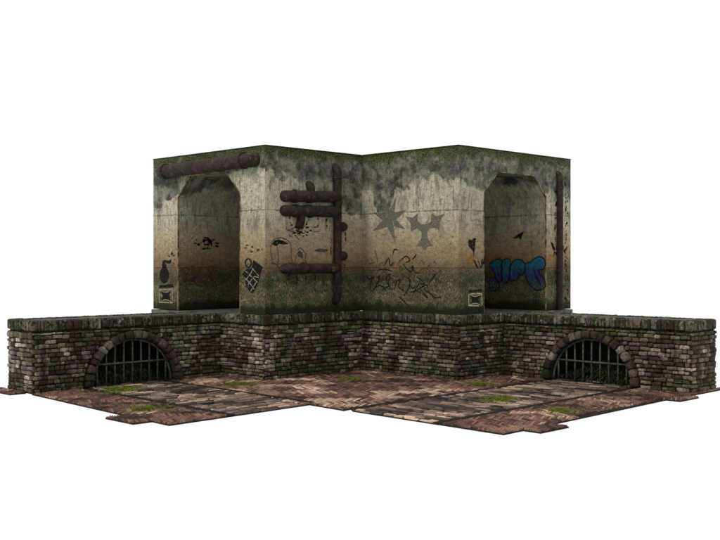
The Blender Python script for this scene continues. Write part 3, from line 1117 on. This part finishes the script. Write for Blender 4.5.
# wet leaves and rubbish heaped behind each grate
m_leaf = plain('wet_leaf', (.012, .014, .006), (.085, .085, .045), 30)
for side in ('L', 'R'):
    f = side_map(side)
    g = Geo()
    for i in range(420):
        u = AC + rnd.uniform(-.66, .66)
        dep = rnd.uniform(.09, .5)
        lim = max(.03, .30 * (1 - abs(u - AC) / .75) * (.55 + .75 * dep))
        z = rnd.uniform(.005, lim + .05)
        if ((u - AC) ** 2 + (z / AK) ** 2) > .62 ** 2: continue
        c = Vector((u, MJ - dep, z))
        ax = Vector((rnd.uniform(-1, 1), rnd.uniform(-.4, .4), rnd.uniform(-1, 1))).normalized()
        ay = ax.orthogonal().normalized()
        L, w = rnd.uniform(.03, .075), rnd.uniform(.010, .022)
        vs = [c - ax * L, c + ay * w, c + ax * L, c - ay * w]
        g.add([f(*p) for p in vs], [(0, 1, 2, 3)])
    o = g.build('leaf_litter', m_leaf, None, origin=f(AC, MJ - .3, 0), fix=False)
    setp(o, 'dark wet leaf litter heaped behind the %s arched grate' % ('left' if side == 'L' else 'right'), 'leaf litter', None, 'stuff')


# ------------------------------------------------------------------ ground: paving, channels, gutters
def clip(poly, quad):
    """Sutherland-Hodgman: clip poly by convex quad (list of 2D)"""
    area = sum(quad[i][0] * quad[(i + 1) % len(quad)][1] - quad[(i + 1) % len(quad)][0] * quad[i][1] for i in range(len(quad)))
    if area < 0: quad = quad[::-1]
    out = poly
    for i in range(len(quad)):
        (x0, y0), (x1, y1) = quad[i], quad[(i + 1) % len(quad)]
        inp, out = out, []
        for k in range(len(inp)):
            P, Q = inp[k - 1], inp[k]
            sp = (x1 - x0) * (P[1] - y0) - (y1 - y0) * (P[0] - x0)
            sq = (x1 - x0) * (Q[1] - y0) - (y1 - y0) * (Q[0] - x0)
            if sq >= 0:
                if sp < 0:
                    t = sp / (sp - sq)
                    out.append((P[0] + (Q[0] - P[0]) * t, P[1] + (Q[1] - P[1]) * t))
                out.append(Q)
            elif sp >= 0:
                t = sp / (sp - sq)
                out.append((P[0] + (Q[0] - P[0]) * t, P[1] + (Q[1] - P[1]) * t))
        if len(out) < 3: return []
    return out


ZB = -.022    # bed


def paver(g, poly, color, gap=.0055, top=0.0):
    n = len(poly)
    cx, cy = sum(p[0] for p in poly) / n, sum(p[1] for p in poly) / n
    A = abs(sum(poly[i][0] * poly[(i + 1) % n][1] - poly[(i + 1) % n][0] * poly[i][1] for i in range(n))) / 2
    if A < .0002: return
    def inset(d):
        o = []
        for (x, y) in poly:
            v = Vector((cx - x, cy - y))
            l = v.length
            o.append((x + v.x / l * min(d * 1.4, l * .5), y + v.y / l * min(d * 1.4, l * .5)))
        return o
    h = top + rnd.uniform(-.006, .004)
    sx, sy = rnd.uniform(-.03, .03), rnd.uniform(-.03, .03)
    a, b = inset(gap), inset(gap + .006)
    vs = [W(x, y, ZB) for x, y in a] + [W(x, y, h - .007) for x, y in a] + [W(x, y, h + sx * (x - cx) + sy * (y - cy)) for x, y in b]
    fs = []
    for i in range(n):
        j = (i + 1) % n
        fs += [(i, j, n + j, n + i), (n + i, n + j, 2 * n + j, 2 * n + i)]
    fs.append(tuple(range(2 * n, 3 * n)))
    g.add(vs, fs, color)


RED = [(.150, .070, .054), (.12, .058, .045), (.18, .092, .070), (.08, .042, .034), (.22, .12, .09), (.065, .038, .030), (.15, .078, .062)]
GRY = [(.17, .12, .10), (.12, .085, .07), (.24, .17, .14), (.07, .060, .046), (.33, .25, .21), (.115, .095, .075), (.045, .035, .028), (.20, .13, .11), (.15, .095, .08)]


PALEF = [(.42, .28, .19), (.33, .21, .145), (.52, .39, .28), (.26, .155, .11)]  # pale tile colours, painted-in highlights for clusters of the floor


def pick(pal, P=None):
    k = rnd.uniform(.7, 1.25)
    if P is not None:
        n1 = noise.noise(Vector(((P[0] + P[1]) * 2.6, (P[0] - P[1]) * 1.0, 4.4))) + rnd.uniform(-.30, .30)
        if n1 > .40: pal = PALEF
        elif n1 < -.20: k *= .42
    c = rnd.choice(pal)
    return tuple(x * k for x in c)


def chevron(g, quads, w=.050, row=.36, shear=.085, seed=0, lim=.29):
    """rows of narrow tiles leaning alternately left and right"""
    # tile axes: e runs across the courtyard, d towards the inner corner
    es = [(b - a) * S for q in quads for a, b in q]
    ds = [(a + b) * S for q in quads for a, b in q]
    k0, k1 = int(min(ds) / row) - 1, int(max(ds) / row) + 2
    for k in range(k0, k1):
        sg = shear if k % 2 else -shear
        e = min(es) - .2 + rnd.uniform(0, w)
        while e < max(es) + .2:
            ww = w * rnd.uniform(.85, 1.15)
            d0, d1 = k * row, (k + 1) * row
            P = [(e - sg, d0), (e + ww - sg, d0), (e + ww + sg, d1), (e + sg, d1)]
            P = [((d - x) * S, (d + x) * S) for x, d in P]
            n1 = noise.noise(Vector((e * 1.7, k * .62, seed))) + rnd.uniform(-.13, .13)
            kk = rnd.uniform(.8, 1.2)
            pal = RED
            if n1 > lim: pal = PALEF
            elif n1 < -.26: kk *= .40
            c = rnd.choice(pal)
            c = tuple(x * kk for x in c)
            for q in quads:
                cl = clip(P, q)
                if cl: paver(g, cl, c, .006)
            e += ww


def running(g, quads, along, w, L, pal):
    """running bond; along = 'a' or 'b' is the long direction of each sett"""
    xs = [p[0] for q in quads for p in q]
    ys = [p[1] for q in quads for p in q]
    lo = (min(xs), min(ys)) if along == 'a' else (min(ys), min(xs))
    hi = (max(xs), max(ys)) if along == 'a' else (max(ys), max(xs))
    v = lo[1]
    while v < hi[1]:
        ww = w * rnd.uniform(.9, 1.15)
        dim = rnd.choice((.55, .8, 1.0, 1.25))
        u = lo[0] - rnd.uniform(0, L)
        while u < hi[0]:
            LL = L * rnd.uniform(.6, 1.4)
            r = [(u, v), (u + LL, v), (u + LL, v + ww), (u, v + ww)]
            if along == 'b': r = [(b, a) for a, b in r]
            c = tuple(x * dim for x in pick(pal, (r[0][0] * .7, r[0][1] * .7)))
            for q in quads:
                cl = clip(r, q)
                if cl: paver(g, cl, c, .014, rnd.uniform(-.008, .003))
            u += LL
        v += ww


def R4(a0, a1, b0, b1):
    return [(a0, b0), (a1, b0), (a1, b1), (a0, b1)]


GW = .05
E0 = -.06
center = [R4(B0 - .03, 3.27 - GW, B0 - .03, 3.12 - GW), R4(MA - .03, 3.25 - GW, MJ - .03, B0 - .03), R4(MJ - .03, B0 - .03, MA - .03, 3.10 - GW),
          [(3.27 - GW, 2.40), (3.37, 2.40), (3.41, 3.14 - GW), (3.27 - GW, 3.12 - GW)]]
stripL = [[(4.66 + GW, MJ - .03), (5.43, MJ - .03), (5.50, .3), (5.56, 1.5), (5.60, 2.52), (4.70 + GW, 2.48)], R4(5.55, 5.84, 1.56, 2.16), R4(5.42, 5.66, -2.3, -1.26)]
stripR = [[(MJ - .03, 4.56 + GW), (MJ - .03, 5.46), (-.3, 5.45), (1.9, 5.52), (1.9, 4.597 + GW)],
          [(1.9, 4.597 + GW), (1.9, 5.52), (2.45, 5.54), (3.42, 5.56), (3.40, 4.62 + GW)],
          R4(-.82, -.3, 5.452, 5.655), R4(2.52, 3.06, 5.545, 5.785), R4(-1.95, -.82, 5.40, 5.475)]
chanL = [[(3.20 + GW, MJ - .25), (4.62 - GW, MJ - .25), (4.68 - GW, 2.475), (3.30 + GW, 2.41)]]
chanR = [[(MJ - .25, 3.05 + GW), (MJ - .25, 4.53 - GW), (3.40, 4.60 - GW), (3.37, 3.16 + GW)]]
gutters = {'L1': [(4.62 - GW, MJ - .05), (4.66 + GW, MJ - .05), (4.70 + GW, 2.478), (4.68 - GW, 2.475)],
           'L2': [(3.25 - GW, MJ - .05), (3.20 + GW, MJ - .05), (3.30 + GW, 2.41), (3.27 - GW, 2.40)],
           'R1': [(MJ - .05, 4.53 - GW), (MJ - .05, 4.56 + GW), (3.40, 4.62 + GW), (3.40, 4.60 - GW)],
           'R2': [(MJ - .05, 3.10 - GW), (MJ - .05, 3.05 + GW), (3.37, 3.16 + GW), (3.27, 3.12 - GW)]}

g = Geo()
chevron(g, center, .036, .26, .046, 3.3)
o = g.build('pavement', m_pave, None); o['kind'] = 'structure'
g = Geo()
chevron(g, stripL, .032, .20, .036, 8.1, .36)
o = g.build('pavement', m_pave, None); o['kind'] = 'structure'
g = Geo()
chevron(g, stripR, .032, .20, .036, 5.7, .38)
o = g.build('pavement', m_pave, None); o['kind'] = 'structure'
g = Geo()
running(g, chanL, 'a', .072, .24, GRY)
o = g.build('path', m_chan, None); o['kind'] = 'structure'
g = Geo()
running(g, chanR, 'b', .072, .24, GRY)
o = g.build('path', m_chan, None); o['kind'] = 'structure'
# bed sheet under everything, thin, with the same outline
g = Geo()
for q in center + stripL + stripR + chanL + chanR + list(gutters.values()):
    n = len(q)
    zt = ZB + .004
    g.add([W(a, b, zt) for a, b in q] + [W(a, b, ZB - .012) for a, b in q],
          [tuple(range(n)), tuple(range(2 * n - 1, n - 1, -1))] + [(i, (i + 1) % n, n + (i + 1) % n, n + i) for i in range(n)])
for side in ('L', 'R'):
    f = side_map(side)
    for (p0, p1, q0, q1) in ((MA - .2, AE - .012, AB + .02, MJ - .02), (.03, MA - .2, -.6, B0 - .02), (MA - .2, MA - .02, MJ - .02, B0 - .02)):
        g.add([f(p0, q0, ZB - .002), f(p1, q0, ZB - .002), f(p1, q1 + .012, ZB - .002), f(p0, q1 + .012, ZB - .002)], [(0, 1, 2, 3)])
        g.add([f(p0, q0, -.003), f(p1, q0, -.003), f(p1, q1, -.003), f(p0, q1, -.003)], [(0, 1, 2, 3)])
o = g.build('ground', m_bed, None); o['kind'] = 'structure'
g = Geo()
for q in gutters.values():
    zt = -.007
    g.add([W(a, b, zt) for a, b in q] + [W(a, b, ZB + .006) for a, b in q], [(0, 1, 2, 3), (7, 6, 5, 4)] + [(i, (i + 1) % 4, 4 + (i + 1) % 4, 4 + i) for i in range(4)])
o = g.build('gutter', m_gutter, None); o['kind'] = 'structure'

# ------------------------------------------------------------------ moss patches and weeds
FLOORQ = center + stripL + stripR + chanL + chanR + list(gutters.values())
m_moss = plain('bright_moss', (.055, .075, .010), (.16, .21, .022), 22, .9, .1)


def ground_pt(x, y):
    d = FPX * EYE / (y - 262.6)
    X = (x - 362) * d / FPX
    dy = d - DIST
    return ((-dy - X) * S, (-dy + X) * S)


def moss(x, y, rx, ry, label, dens=1.0):
    """a low cushion of tiny tufts; rx, ry metres"""
    a0, b0 = ground_pt(x, y)
    c = W(a0, b0, 0)
    g = Geo()
    for i in range(int(5200 * dens)):
        r = abs(rnd.gauss(0, .42))
        an = rnd.uniform(0, 2 * math.pi)
        px, py = rx * r * math.cos(an), ry * r * math.sin(an)
        if noise.noise(Vector((px * 6 + x, py * 6 + y, 1))) < -.30: continue
        wa, wb = -S * (c.x + px) * 1 - S * (c.y + py), S * (c.x + px) - S * (c.y + py)
        if not any(clip([(wa - .01, wb - .01), (wa + .01, wb - .01), (wa, wb + .012)], q) for q in FLOORQ): continue
        b = c + Vector((px, py, -.004))
        h = rnd.uniform(.006, .014) * max(.3, 1.2 - r)
        t = Vector((rnd.uniform(-1, 1), rnd.uniform(-1, 1), 0)) * .024
        s_ = Vector((rnd.uniform(-1, 1), rnd.uniform(-1, 1), 0)).normalized() * rnd.uniform(.006, .013)
        g.add([b - s_, b + s_, b + t + Vector((0, 0, h))], [(0, 1, 2)])
    o = g.build('moss_patch', m_moss, None, origin=c, fix=False)
    setp(o, label, 'moss', 'moss patches on the paving', 'stuff')


moss(122, 388.6, .42, .75, 'green moss on the grey setts in front of the left grate')
moss(147, 408.6, .40, .62, 'green moss near the ragged front edge of the left paving strip')
moss(240, 383.6, .36, .50, 'green moss beside the corner of the left brick wall')
moss(352, 378.6, .34, .50, 'small moss patch in the middle, nearest the inner corner')
moss(478, 383.6, .30, .40, 'moss beside the corner of the right brick wall')
moss(498, 398.6, .40, .55, 'yellow green moss on the grey setts of the right path')
moss(562, 410.0, .34, .42, 'bright moss at the ragged front edge of the right paving strip')
